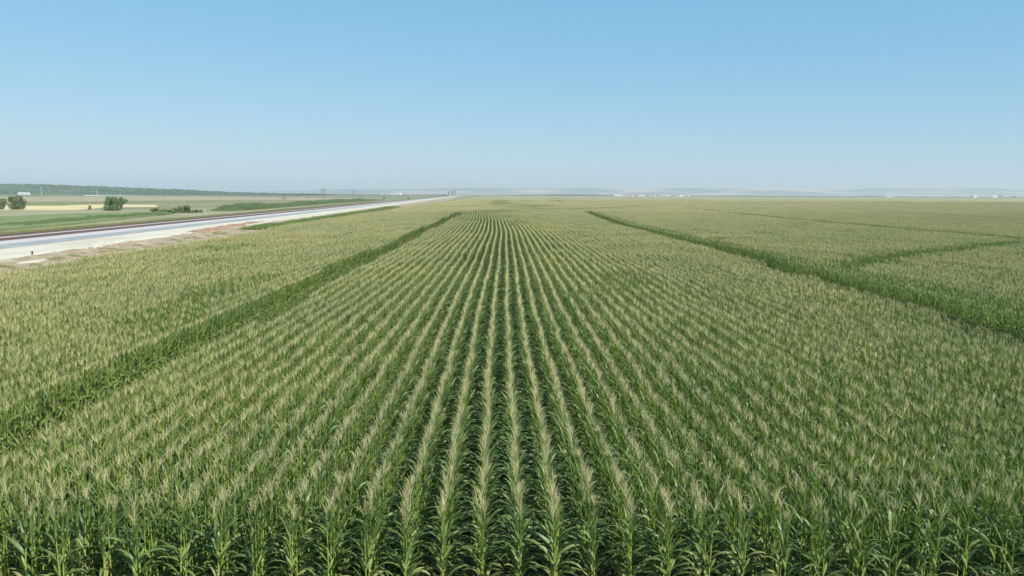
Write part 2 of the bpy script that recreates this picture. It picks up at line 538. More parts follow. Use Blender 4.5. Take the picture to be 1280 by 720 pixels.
# ------------------------------------------------------------------ ground
def grid_sheet(name, x0, x1, y0, y1, nx, ny, fz, mat):
    mb = MB(); vs = []; fs = []
    for j in range(ny+1):
        for i in range(nx+1):
            x = x0+(x1-x0)*i/nx; y = y0+(y1-y0)*j/ny
            vs.append((x, y, fz(x, y)))
    for j in range(ny):
        for i in range(nx):
            a = j*(nx+1)+i; fs.append((a, a+1, a+nx+2, a+nx+1))
    mb.add(vs, fs); o = mb.build(name, mat, smooth=True); o['kind'] = 'structure'
    return o
M_GROUND = simple('plain_ground', [(0.25, (0.13, 0.135, 0.06)), (0.5, (0.20, 0.19, 0.095)), (0.75, (0.26, 0.235, 0.13))], 0.012, stretch=(1, .25, 1), fine=(.6, .15), bump=.1, bscale=2)
grid_sheet('ground', -11000, 11000, -600, 11500, 8, 8, lambda x, y: 0.0, M_GROUND)

def sheet_poly(name, pts, z, mat, kind='structure', thick=0.0, label=None, cat=None):
    """flat field bounded by ground points, as a slab standing on the ground"""
    n = len(pts)
    vs = [(p[0], p[1], z) for p in pts]; fs = [tuple(range(n))]
    mb = MB()
    if thick:
        vs += [(p[0], p[1], z-thick) for p in pts]
        fs += [(i, (i+1) % n, n+(i+1) % n, n+i) for i in range(n)]
    mb.add(vs, fs); o = mb.build(name, mat)
    o['kind'] = kind
    return o

# soil under the near maize field (between the railway earthworks and far to the right)
sheet_poly('field_soil', [(-60, 5), (240, 5), (700, 820), (-90, 820), (-80, 400)], .006, M_SOIL)
# maize canopy beyond the last modelled rows
M_CANOPY = simple('far_maize_canopy', [(0.3, (0.20, 0.20, 0.085)), (0.5, (0.29, 0.265, 0.125)), (0.75, (0.34, 0.31, 0.155))], .02, stretch=(1, .35, 1), fine=(1.5, .3), bump=.5, bscale=1.2)
e = LEFT_EDGE
sheet_poly('far_maize_field', [(edge_x(795)+1, 795), (560, 795), (1900, 2700), (edge_x(2000)-10, 2700)], 2.12, M_CANOPY, thick=2.12)

# ------------------------------------------------------------------ railway earthworks
RD = math.atan((625-595)/F)                       # railway bears slightly left of the rows
rdir = Vector((-math.sin(RD), math.cos(RD), 0)); rlat = Vector((-math.cos(RD), -math.sin(RD), 0))
def rp(t, s, z): v = rlat*t + rdir*s; return (v.x, v.y, z)
def strip(name, prof, s0, s1, ds, mat, jit=0.0, jz=0.0):
    """lengthwise strip with a cross profile [(lateral, height)]"""
    mb = MB(); vs = []; fs = []; ns = int((s1-s0)/ds); m = len(prof)
    for j in range(ns+1):
        s = s0+(s1-s0)*j/ns
        for i, (t, z) in enumerate(prof):
            a = noise.noise(Vector((s*.15, t*1.3, 0)))*jit if jit else 0
            b = noise.noise(Vector((s*.6, t*2.1, 5)))*jz if jz and 0 < i < m-1 else 0
            vs.append(rp(t+a, s, z+b))
    for j in range(ns):
        for i in range(m-1):
            a = j*m+i; fs.append((a, a+1, a+m+1, a+m))
    mb.add(vs, fs); o = mb.build(name, mat, smooth=False); o['kind'] = 'structure'
    return o
M_BALLAST = simple('ballast', [(0.3, (0.36, 0.335, 0.325)), (0.7, (0.50, 0.47, 0.46))], 3.0, bump=.05, bscale=12)
M_GRAVEL = simple('grey_gravel', [(0.3, (0.25, 0.262, 0.25)), (0.7, (0.325, 0.333, 0.315))], .4, fine=(6, .12), bump=.03, bscale=10)
M_LIME = simple('white_limestone_road', [(0.3, (0.47, 0.42, 0.31)), (0.55, (0.55, 0.50, 0.39)), (0.75, (0.61, 0.57, 0.46))], .25, fine=(4, .08), stretch=(1, .3, 1), bump=.03, bscale=6)
M_DIRT = simple('brown_dirt', [(0.3, (0.25, 0.175, 0.105)), (0.5, (0.35, 0.27, 0.175)), (0.75, (0.47, 0.41, 0.29))], .35, fine=(3, .18), bump=.12, bscale=2.5)
M_PALEDIRT = simple('pale_dirt', [(0.3, (0.40, 0.33, 0.24)), (0.75, (0.54, 0.47, 0.36))], .4, fine=(3, .12), bump=.05, bscale=3)
S0, S1 = 20, 2300
strip('dirt_strip', [(34, .004), (46, .03), (50, .12), (52, .25), (54.2, .48)], S0, S1, 2.5, M_DIRT, jz=.1)
strip('service_road', [(53.4, .40), (54.2, .50), (57.5, .58), (61.8, .70)], S0, S1, 4, M_LIME, jit=.5)
strip('gravel_formation', [(61.2, .695), (61.9, .735), (64, .77), (66.2, .80)], S0, S1, 6, M_GRAVEL, jit=.25)
strip('ballast_bed', [(65.5, .79), (66.7, 1.08), (71.5, 1.10), (76.4, 1.08), (78.2, .35), (79.6, .0)], S0, S1, 6, M_BALLAST)

M_RAIL = simple('rusty_rail', [(0.3, (0.13, 0.085, 0.065)), (0.7, (0.20, 0.135, 0.11))], 5, rough=.6)
M_SLEEPER = simple('sleeper', [(0.3, (0.095, 0.075, 0.065)), (0.7, (0.17, 0.135, 0.12))], 2, bump=.01, bscale=20)
M_FAST = simple('fastening_iron', [(0.3, (0.07, 0.05, 0.04)), (0.7, (0.12, 0.08, 0.06))], 5, rough=.6)
def track(t, label):
    a = 96.0
    root = empty('railway_track', rp(t, a, .965), label, 'railway track', 'tracks side by side on the ballast', rz=RD)
    for sx in (-1, 1):
        mb = MB()
        prof = [(-.07, 0), (-.07, .02), (-.012, .035), (-.012, .12), (-.036, .13), (-.036, .165), (.036, .165), (.036, .13), (.012, .12), (.012, .035), (.07, .02), (.07, 0)]
        c = sx*.75; n = len(prof)
        ys = [-76, 100, 600, 2200]
        vs = [(c+px_, yy, .17+pz_) for yy in ys for px_, pz_ in prof]
        fs = [(k*n+q, k*n+(q+1) % n, (k+1)*n+(q+1) % n, (k+1)*n+q) for k in range(len(ys)-1) for q in range(n)]
        mb.add(vs, fs); mb.build('rail', M_RAIL, root)
    smb = MB(); v = [(-1.3, -.14, 0), (1.3, -.14, 0), (1.3, .14, 0), (-1.3, .14, 0), (-1.3, -.11, .16), (-.45, -.10, .17), (.45, -.10, .13), (1.3, -.11, .16), (1.3, .11, .16), (.45, .10, .13), (-.45, .10, .17), (-1.3, .11, .16)]
    smb.add([(-1.3,-.14,0),(-.4,-.14,0),(.4,-.14,0),(1.3,-.14,0),(1.3,.14,0),(.4,.14,0),(-.4,.14,0),(-1.3,.14,0),
             (-1.3,-.11,.15),(-.4,-.1,.168),(.4,-.1,.168),(1.3,-.11,.15),(1.3,.11,.15),(.4,.1,.168),(-.4,.1,.168),(-1.3,.11,.15)],
            [(8,9,14,15),(9,10,13,14),(10,11,12,13),(0,1,9,8),(1,2,10,9),(2,3,11,10),(3,4,12,11),(4,5,13,12),(5,6,14,13),(6,7,15,14),(7,0,8,15)])
    sm = smb.mesh('sleeper', [M_SLEEPER])
    for k in range(100):
        o = bpy.data.objects.new('sleeper', sm); COL.objects.link(o); o.parent = root; o.location = (0, k*.62+.31, 0)
    mb = MB()
    for k in list(range(-120, 0)) + list(range(100, 2600)):
        mb.merge(smb, Matrix.Translation((0, k*.62+.31, 0)))
    o = mb.build('sleeper', M_SLEEPER, root); o['kind'] = 'stuff'
track(68.6, 'rusty railway track nearer the white service road')
track(74.4, 'rusty railway track on the far side of the ballast beside the grass')

# pale concrete-like patch of road stone, marker post, boulders, earth mounds
pts = [at(x, y, .12).xy for x, y in [(15, 329.5), (22, 326.5), (34, 324.2), (48, 323.6), (60, 325.0), (50, 327.6), (36, 328.6), (24, 329.6)]]
sheet_poly('stone_patch', pts, .20, M_LIME, thick=.18)
M_ROCK = simple('pale_rock', [(0.3, (0.42, 0.36, 0.28)), (0.7, (0.66, 0.61, 0.53))], 1.5, bump=.05, bscale=6)
M_ROCKB = simple('clod', [(0.3, (0.26, 0.16, 0.11)), (0.7, (0.44, 0.32, 0.23))], 1.5, bump=.05, bscale=6)
def rock_mesh(seed, mat):
    import bmesh
    bm = bmesh.new(); bmesh.ops.create_icosphere(bm, subdivisions=2, radius=1)
    for v in bm.verts:
        n = v.co.normalized()
        d = 1+.35*noise.noise(n*1.3+Vector((seed*7, 0, 0)))+.18*noise.noise(n*3.1+Vector((0, seed*5, 0)))
        v.co = Vector((n.x*d, n.y*d*.85, max(-.35, n.z*d*.62)))
    me = bpy.data.meshes.new('boulder'); bm.to_mesh(me); bm.free(); me.materials.append(mat); return me
rocks = [rock_mesh(k, M_ROCK) for k in range(4)]; clods = [rock_mesh(k+9, M_ROCKB) for k in range(4)]
rnd = random.Random(5)
GR = 'boulders tipped along the edge of the white road'
for k in range(84):
    px = rnd.uniform(28, 235)
    if k < 30: px = rnd.uniform(112, 165)
    yb = 324.4-.1365*px + rnd.uniform(-1.5, 2.2)
    brown = rnd.random() < .4
    r = rnd.uniform(.13, .42)*(1.25 if 100 < px < 170 else 1)
    p = at(px, yb, .3)
    o = bpy.data.objects.new('boulder', rnd.choice(clods if brown else rocks)); COL.objects.link(o)
    o.location = (p.x, p.y, .25+.1*r); o.scale = (r, r, r); o.rotation_euler = (0, 0, rnd.uniform(0, 6.28))
    big = r > .36
    where = 'at the left end of the row beside the pale stone patch' if px < 70 else ('in the busiest stretch of the road edge' if 105 < px < 170 else ('towards the brown earth mound' if px >= 170 else 'between the stone patch and the busiest stretch'))
    tag(o, '%s %s boulder %s' % ('large' if big else 'small', 'brown' if brown else 'pale', where), 'boulder', GR)
for name, lab, pl in (('earth_mound', 'long', [(228, 292.5), (245, 290), (262, 287.6), (280, 285), (300, 281.5), (320, 278.5), (336, 276.6)]),):
    P = [at(x, y+1.2, .2) for x, y in pl]
    mb = MB(); vs = []; fs = []; NL, NW = 120, 10
    for j in range(NL+1):
        u = j/NL*(len(P)-1); i0 = min(int(u), len(P)-2); c = P[i0].lerp(P[i0+1], u-i0)
        hgt = .95*math.sin(math.pi*j/NL)**.4*(.7+.5*noise.noise(Vector((j*.13, 0, 8))))
        for i in range(NW+1):
            w = (i/NW-.5)*5.5
            zz = hgt*math.cos(math.pi*w/5.6)**1.2 if abs(w) < 2.74 else 0
            q = c + rlat*(w+.5*noise.noise(Vector((j*.2, i, 2))))
            vs.append((q.x, q.y, .02+.2*(i/NW)+max(0, zz)+.22*noise.noise(Vector((j*.45, i*.9, 1)))*(zz > 0.05)))
    for j in range(NL):
        for i in range(NW):
            a = j*(NW+1)+i; fs.append((a, a+1, a+NW+2, a+NW+1))
    M_MOUND = simple('mound_earth', [(0.3, (0.22, 0.125, 0.08)), (0.55, (0.33, 0.21, 0.14)), (0.75, (0.44, 0.33, 0.24))], .6, bump=.15, bscale=2.5)
    mb.add(vs, fs); o = mb.build('earth_mound', M_MOUND); o['kind'] = 'structure'
M_POST = simple('dark_post', [(0.3, (0.05, 0.05, 0.05)), (0.7, (0.1, 0.09, 0.08))], 3)
p = at(40.5, 319.4, .35)
mp = empty('marker_post', (p.x, p.y, .3), 'short dark marker post at the near edge of the white road', 'post')
mb = MB(); box(mb, -.07, .07, -.07, .07, -.2, .5); mb.build('post', M_POST, mp)
mb = MB(); box(mb, -.10, .10, -.10, .10, .503, .58); mb.build('cap', M_POST, mp)

# ------------------------------------------------------------------ grass, weeds
def tuft_patch(n, sx, sy, h, mat, rnd, w=.02, flop=.5):
    mb = MB()
    for k in range(n):
        x = rnd.gauss(0, sx*.33); y = rnd.uniform(-sy/2, sy/2)
        hh = h*rnd.uniform(.5, 1.15)
        leaf(mb, (x, y, 0), rnd.uniform(0, 6.28), R(rnd.uniform(65, 88)), R(rnd.uniform(-20, 70)), hh, w, 2, tint=rnd.uniform(0, 1.05), lod=1, twist=rnd.uniform(-1, 1))
    return mb.mesh('tufts', [mat])
rnd = random.Random(21)
LG = library('dry_grass', [tuft_patch(260, 3, 3, .55, M_GRASS, rnd, .04) for i in range(4)])
LW = library('weeds', [tuft_patch(260, 2.2, 3, .8, M_WEED, rnd, .055) for i in range(4)])
LR = library('reeds', [tuft_patch(240, 3, 3, 2.2, M_REED, rnd, .09) for i in range(4)])
pts = []
s = 90
while s < 700:
    for t in [79.5+1.6*q for q in range(8)]:
        pts.append((*rp(t+rnd.uniform(-.8, .8), s+rnd.uniform(-1, 1), 0)[:2], 0, rnd.uniform(0, 6.28), rnd.uniform(.5, 1.0), rnd.randrange(4)))
    s += 2.2
tag(scatter('grass_verge', pts, LG), 'dry yellowish grass along the far side of the railway', 'grass')
pts = []
WL = poly([(338, 282.5), (400, 273.3), (440, 267.5), (480, 261.2), (500, 257.5)], .9)
for a, b in zip(WL, WL[1:]):
    n = max(1, int((b-a).length/1.3))
    for k in range(n):
        q = a.lerp(b, k/n)
        for m in range(3):
            pts.append((q.x-1.8*m+rnd.uniform(-.8, .8)-1.0, q.y+rnd.uniform(-.8, .8), 0, rnd.uniform(0, 6.28), rnd.uniform(.7, 1.35), rnd.randrange(4)))
tag(scatter('weeds', pts, LW), 'bright green weeds between the maize and the white road', 'weeds')
pts = []
for k in range(420):
    yy = rnd.uniform(60, 170); ex_ = edge_x(yy)
    if noise.noise(Vector((yy*.12, 0, 4))) > -.1: pts.append((ex_-abs(rnd.gauss(0, 1.6)), yy, .03, rnd.uniform(0, 6.28), rnd.uniform(.3, .8), rnd.randrange(4)))
    if k % 5 == 0:
        q = rp(rnd.uniform(47, 53), rnd.uniform(80, 180), .15); pts.append((q[0], q[1], .15, rnd.uniform(0, 6.28), rnd.uniform(.2, .45), rnd.randrange(4)))
tag(scatter('weeds', pts, LG), 'ragged dry weeds on the brown dirt along the maize margin', 'weeds')
pts = []
for x in [q*.5 for q in range(-26, 30)]:
    for yy in (14.9, 16.2, 17.8, 19.5):
        if noise.noise(Vector((x*.4, yy*.4, 0))) > (.05 if x < -5 else .3): pts.append((x, yy, 0, rnd.uniform(0, 6.28), rnd.uniform(.5, .9), rnd.randrange(4)))
tag(scatter('weeds', pts, LW), 'low weeds between the stalks at the front edge of the maize', 'weeds')

# ------------------------------------------------------------------ fields beyond the railway
def field(name, px, z, mat): return sheet_poly(name, [at(x, y, z).xy for x, y in px], z, mat, thick=z-.002)
def fm(n, a, b, c, sc=.05): return simple(n, [(0.3, a), (0.5, b), (0.72, c)], sc, stretch=(1, .4, 1), fine=(1.2, .22), bump=.2, bscale=1.5)
M_F1 = fm('pale_pasture', (.22, .21, .11), (.28, .255, .14), (.33, .30, .18))
M_STUB = fm('golden_stubble', (.50, .41, .20), (.58, .48, .25), (.63, .54, .31))
M_GRN = fm('green_crop', (.12, .165, .06), (.17, .21, .08), (.24, .25, .12), .15)
M_GRN2 = fm('dull_green_crop', (.13, .165, .07), (.17, .19, .085), (.23, .225, .11))
M_TAN = fm('tan_field', (.27, .225, .13), (.33, .275, .165), (.37, .31, .2))
M_CREAM = fm('bare_pale_field', (.48, .43, .31), (.55, .5, .38), (.6, .56, .44))
field('pasture', [(-80, 300), (-80, 262), (200, 262), (330, 256), (470, 248), (480, 249), (260, 270), (120, 281)], .03, M_F1)
field('green_field', [(-80, 288), (-80, 271), (0, 270), (100, 266.5), (205, 264.5), (215, 266), (150, 273), (70, 281), (0, 286.5)], .45, M_GRN)
field('stubble_field', [(-60, 262.5), (-60, 256.8), (32, 256.8), (130, 255.4), (196, 256.0), (196, 258.3), (140, 259.0), (92, 262.4), (32, 262.4)], .12, M_STUB)
field('green_field', [(28, 256.4), (32, 253.2), (90, 252.2), (110, 254.6), (70, 256.3)], .5, M_GRN)
field('dull_field', [(-60, 252.4), (-60, 246), (250, 245.6), (330, 247.5), (300, 250), (150, 251.3)], .2, M_TAN)
field('green_field', [(155, 252.4), (157, 251.0), (270, 250.2), (300, 250.6), (250, 252.2)], .45, M_GRN2)
field('green_field', [(-60, 244.9), (-60, 243.3), (104, 243.3), (104, 244.6)], .7, M_GRN2)
field('pale_field', [(106, 244.9), (104, 243.4), (180, 242.9), (264, 243.4), (264, 244.3), (180, 244.1)], .1, M_CREAM)
field('pale_field', [(-60, 242.2), (-60, 241.1), (100, 241.3), (100, 242.4)], .1, M_CREAM)
field('green_field', [(380, 246.9), (385, 245.9), (560, 245.9), (520, 247.3)], .6, M_GRN2)
field('tan_field', [(280, 249.8), (300, 246.6), (480, 247.4), (440, 250.3)], .15, M_TAN)
pts = []
def reed_band(pl, width, z=0, sc=(.7, 1.1)):
    P = [at(x, y, .5).xy for x, y in pl]
    for a, b in zip(P, P[1:]):
        n = max(1, int((b-a).length/1.6))
        for k in range(n):
            q = a.lerp(b, k/n)
            fr = (P.index(a)+k/n)/(len(P)-1); tp = min(1, .25+fr*6, .3+(1-fr)*5) if width > 2 else 1
            tp *= .8+.45*noise.noise(Vector((q.x*.07, q.y*.07, 2)))
            for m in range(width):
                pts.append((q.x-2*m+rnd.uniform(-1, 1), q.y+rnd.uniform(-1, 1), 0, rnd.uniform(0, 6.28), tp*rnd.uniform(*sc), rnd.randrange(4)))
reed_band([(285, 262.5), (320, 260.5), (370, 256.8), (420, 253), (480, 249.5)], 5, sc=(.8, 1.5))
tag(scatter('reeds', pts, LR), 'green reed bank running beside the railway below the power pole', 'reeds')
pts = []
reed_band([(0, 284), (60, 279), (120, 273.5), (200, 267.5), (215, 265.5)], 5, sc=(.35, .6))
tag(scatter('field_grass', pts, LR), 'tall green grass on the near border of the left green field', 'grass')

# ------------------------------------------------------------------ trees
def crown_mb(w, h, n, ls, rnd, z0=0.15, shape='round', clumps=24):
    """leaf clumps spread through a lumpy volume"""
    mb = MB(); C = []
    for k in range(clumps):
        if shape == 'tall':
            u = rnd.random(); c = Vector((rnd.gauss(0, .1)*w, rnd.gauss(0, .1)*w, h*(.12+.86*u))); r = w*.34*(1-.75*abs(u-.4)**1.2)
        else:
            zz = rnd.uniform(z0, .84)
            a = rnd.uniform(0, 6.28); rr = rnd.random()**.6*.38*w*math.sqrt(max(.08, 1-((zz-.4)/.62)**2)); c = Vector((math.cos(a)*rr, math.sin(a)*rr, h*zz)); r = rnd.uniform(.13, .24)*min(w, h*1.2)*(1.15-.5*zz)
        C.append((c, r, rnd.uniform(.1, .8)))
    for k in range(n):
        c, r, tn = rnd.choice(C)
        d = Vector((rnd.gauss(0, 1), rnd.gauss(0, 1), rnd.gauss(0, 1))).normalized()
        p = c+d*r*rnd.uniform(.55, 1.12)*(1 if rnd.random() > .06 else 1.3)
        if p.z < .15: p.z = rnd.uniform(.1, .4)
        u = (d+Vector((rnd.uniform(-.9, .9), rnd.uniform(-.9, .9), rnd.uniform(-.9, .9)))).normalized()
        v = u.cross(Vector((rnd.uniform(-1, 1), rnd.uniform(-1, 1), rnd.uniform(-1, 1)))).normalized(); w_ = u.cross(v)
        s = ls*rnd.uniform(.6, 1.3)
        mb.add([tuple(p-v*s), tuple(p+w_*s*.6), tuple(p+v*s), tuple(p-w_*s*.6)], [(0, 1, 2, 3)], 0, max(0, min(1, tn+rnd.uniform(-.2, .2))))
    return mb, C
def tree(name, loc, w, h, label, cat='tree', n=2600, ls=.16, mat=None, shape='round', group=None, seed=0, z0=.15, stems=2, clumps=24):
    rnd = random.Random(seed)
    root = empty(name, loc, label, cat, group)
    cm, C = crown_mb(w, h, n, ls, rnd, z0, shape, clumps)
    cm.build('crown', mat or M_TREE, root)
    t = MB(); r0 = .035*h+.02
    if shape == 'tall':
        tube(t, [(0, 0, 0), (0.05, 0, h*.4), (0, 0, h*.92)], [r0*.8, r0*.5, .03], 6)
    else:
        for k in range(stems):
            a = 6.28*k/stems+.4
            f = (math.cos(a)*.18*k, math.sin(a)*.18*k, 0)
            tube(t, [f, (f[0]+math.cos(a)*.1*w*.5, f[1]+math.sin(a)*.05*w, h*.25), (math.cos(a)*w*.14, math.sin(a)*w*.14, h*.55)], [r0, r0*.8, r0*.4], 7)
        for c, r, tn in C[:9]:
            tube(t, [(0, 0, h*.18), tuple(c*.6+Vector((0, 0, h*.06))), tuple(c)], [r0*.6, r0*.4, r0*.12], 5)
    t.build('trunk', M_BARK, root)
    return root
def tree_at(name, px, py, wpx, hpx, label, **k):
    p = at(px, py, 0); s = p.y/F
    return tree(name, (p.x, p.y, 0), wpx*s, hpx*s, label, **k)
tree_at('broadleaf_tree', 1, 262.0, 18, 14, 'dusky round tree cut by the left edge of the picture', n=3600, ls=.3, seed=1, group='trees beyond the railway')
tree_at('broadleaf_tree', 20, 262.2, 25, 17.5, 'dusky spreading tree left of the golden stubble', n=5200, ls=.3, seed=2, group='trees beyond the railway', z0=.1)
tree_at('broadleaf_tree', 140.5, 263.3, 21, 17.5, 'dense round green tree at the right part of the golden stubble', n=5600, ls=.28, seed=3, group='trees beyond the railway', z0=.08, mat=M_TREE_G)
tree_at('broadleaf_tree', 152, 262.2, 14, 16.5, 'looser lighter tree leaning out behind the dense round tree', n=1800, ls=.28, seed=4, group='trees beyond the railway', z0=.5, mat=M_REED, clumps=9)
tree_at('bush', 112.5, 262.2, 5, 5.5, 'small brownish bush alone on the golden stubble', cat='bush', n=420, ls=.16, seed=5, mat=M_TREE)
for px, py, w, h, lab, mt in ((197, 265.6, 20, 5.5, 'low brownish shrub at the left end of the shrub line', M_GRASS), (211, 266.2, 24, 5, 'flat green shrub in the middle of the shrub line', M_TREE_G),
                          (221, 266.6, 20, 7, 'green shrub beside the tallest one in the shrub line', M_TREE_G), (231, 266.2, 19, 9.5, 'tallest rounded shrub in the shrub line', M_TREE_G), (246, 266.0, 20, 4, 'low shrub trailing off at the right end of the shrub line', M_TREE_G)):
    tree_at('shrub', px, py, w, h, lab, cat='shrub', n=3000, ls=.24, seed=int(px), mat=mt, group='shrubs behind the railway', z0=.02)
for px, py, w, h, lab in ((300, 260.5, 22, 7, 'rounded green shrub at the left end of the reed bank'), (322, 259, 20, 6, 'second rounded shrub in the reed bank')):
    tree_at('shrub', px, py, w, h, lab, cat='shrub', n=1800, ls=.28, seed=int(px), mat=M_TREE_G, group='shrubs behind the railway', z0=.02)
GP = 'poplars at the far end of the white road'
for px, w, h, lab in ((561.0, 2.0, 6.0, 'left and shortest of the three dark poplars at the far end of the road'), (565.2, 2.2, 7.0, 'middle one of the three dark poplars at the far end of the road'), (568.6, 1.8, 7.8, 'right and tallest of the three dark poplars at the far end of the road')):
    p = at(px, 245.4, 0); s = p.y/F
    tree('poplar', (p.x, p.y, 0), w*s*1.1, h*s, lab, n=900, ls=.5, shape='tall', group=GP, seed=int(px), mat=M_TREE, clumps=20)
for px, w, h, lab in ((553, 5, 2.2, 'low dark bush left of the three far poplars'), (557, 4, 2.8, 'low dark bush against the left foot of the far poplars')):
    p = at(px, 245.4, 0); s = p.y/F
    tree('bush', (p.x, p.y, 0), w*s, h*s, lab, cat='bush', n=400, ls=.5, seed=int(px), mat=M_TREE)
for px, py, w, h, lab in ((355, 249.2, 9, 1.6, 'low dark hedge clump in the tan fields left of the power pole'), (480, 248.4, 6, 2.0, 'dark bush beside the railway before the far bend'), (511, 248.6, 4, 1.8, 'small dark bush beside the railway, farthest along it'),
                          (60, 243.4, 3, 1.6, 'tiny dark bush below the wooded hill'), (430, 251.6, 5, 1.8, 'small bush right of the power pole')):
    tree_at('bush', px, py, w, h, lab, cat='bush', n=500, ls=.35, seed=int(px), group='small bushes scattered over the far fields', z0=.02)
p = at(1250, 248.0, 0); s = p.y/F
tree('broadleaf_tree', (p.x, p.y, 0), 8*s, 5.2*s, 'dark tree standing alone near the right end of the horizon', n=800, ls=.5, seed=61, mat=M_TREE)
p = at(1268, 248.0, 0)
tree('broadleaf_tree', (p.x, p.y, 0), 9*s, 3.2*s, 'low dark tree right of the white shed on the horizon', n=700, ls=.5, seed=62, mat=M_TREE)

# far woods along the horizon: long hedges of leaf clumps
def wood(name, pl, hts, label, n, ls=1.1, depth=60, mat=None, dist=None):
    """pl: pixels of the foot line; hts: heights in metres"""
    rnd = random.Random(len(pl)*7+n)
    mb = MB(); P = []
    for x, y in pl:
        if dist: 
            d = MROT @ Vector(((x-640)/F, -(y-360)/F, -1)); P.append(Vector((d.x, d.y, 0))*(dist/d.y))
        else: P.append(at(x, y, 0))
    L = [(b-a).length for a, b in zip(P, P[1:])]; T = sum(L)
    for k in range(n):
        u = rnd.random()*T; i = 0
        while i < len(L)-1 and u > L[i]: u -= L[i]; i += 1
        t = min(1, u/L[i]); q = P[i].lerp(P[i+1], t); hh = hts[i]+(hts[i+1]-hts[i])*t
        lump = .62+.5*abs(noise.noise(Vector((q.x*.03, q.y*.03, 0))))+.35*abs(noise.noise(Vector((q.x*.11, 3, 0))))
        z = hh*lump*rnd.random()**.5
        c = q+Vector((rnd.uniform(-4, 4), rnd.uniform(0, depth)*(1-z/(hh*1.3+.01)), z))
        s = ls*rnd.uniform(.6, 1.4)
        u1 = Vector((rnd.uniform(-1, 1), rnd.uniform(-1, 1), rnd.uniform(-1, 1))).normalized(); v1 = u1.cross(Vector((.3, .5, .8))).normalized()
        mb.add([tuple(c-u1*s), tuple(c+v1*s), tuple(c+u1*s), tuple(c-v1*s)], [(0, 1, 2, 3)], 0, rnd.uniform(0, .9))
    o = mb.build(name, mat or M_TREE); return tag(o, label, 'trees', None, 'stuff')

# wooded low hill at the left
M_HILL = simple('wooded_hill', [(0.3, (0.045, 0.075, 0.035)), (0.6, (0.08, 0.11, 0.05)), (0.8, (0.12, 0.13, 0.07))], .02, bump=2, bscale=.05, fine=(.1, .3))
def hill_z(px_frac): return 0
mb = MB(); vs = []; fs = []
prof = [(-420, 233), (-200, 231), (-60, 230.2), (0, 230.0), (60, 231.0), (100, 232.6), (160, 234.6), (220, 237.2), (255, 239.3), (290, 241.0), (400, 242.6)]
HD = 2500.0
for px, py in prof:
    d = MROT @ Vector(((px-640)/F, -(py-360)/F, -1)); k = HD/d.y
    x = d.x*k; z = CAMZ+d.z*k
    vs += [(x, HD-420, -.5), (x, HD-250, z*.32), (x*1.01, HD, z), (x*1.05, HD+500, z*.7), (x*1.08, HD+900, -.5)]
for i in range(len(prof)-1):
    for j in range(4): fs.append((i*5+j, (i+1)*5+j, (i+1)*5+j+1, i*5+j+1))
mb.add(vs, fs); o = mb.build('hill', M_HILL, smooth=True); o['kind'] = 'structure'
# trees on its slope
rnd = random.Random(77); wm = MB()
for k in range(15000):
    i = rnd.randrange(len(prof)-1); t = rnd.random(); j = rnd.choice((0, 1, 1)); u = rnd.random()
    a = Vector(vs[i*5+j]).lerp(Vector(vs[(i+1)*5+j]), t); b = Vector(vs[i*5+j+1]).lerp(Vector(vs[(i+1)*5+j+1]), t)
    c = a.lerp(b, u)
    dens = noise.noise(Vector((c.x*.004, c.y*.012, 0)))
    if dens < -.12 and u < .8: continue
    c.z += rnd.uniform(0, 3.0)*min(1, max(0, c.z)/8)*(1+.6*noise.noise(Vector((c.x*.02, 0, 0))))
    s = rnd.uniform(1.3, 2.8)
    u1 = Vector((rnd.uniform(-1, 1), rnd.uniform(-1, 1), rnd.uniform(-1, 1))).normalized(); v1 = u1.cross(Vector((.3, .5, .8))).normalized()
    wm.add([tuple(c-u1*s), tuple(c+v1*s), tuple(c+u1*s), tuple(c-v1*s)], [(0, 1, 2, 3)], 0, max(0, min(1, .4+dens+rnd.uniform(-.3, .3))))
tag(wm.build('forest', M_TREE_G), 'dark scrub forest covering the low hill on the left horizon', 'forest', None, 'stuff')
wood('tree_line', [(690, 246), (740, 246), (800, 246.3)], [7, 6, 3], 'bluish tree line left of the white village on the horizon', 2600, dist=3000, ls=1.5)
wood('tree_line', [(800, 246), (960, 247), (1130, 247.6), (1300, 248.4)], [3, 5, 4, 4], 'thin tree line along the right horizon', 5200, dist=3050, ls=1.5)
wood('tree_line', [(270, 243), (400, 244), (560, 245)], [4, 3.5, 3], 'thin tree line in front of the left town', 3600, dist=2700, ls=1.4)
wood('tree_line', [(590, 245), (640, 246), (690, 246)], [2.5, 4, 5], 'short tree line in the middle of the horizon', 1600, dist=2900, ls=1.4)

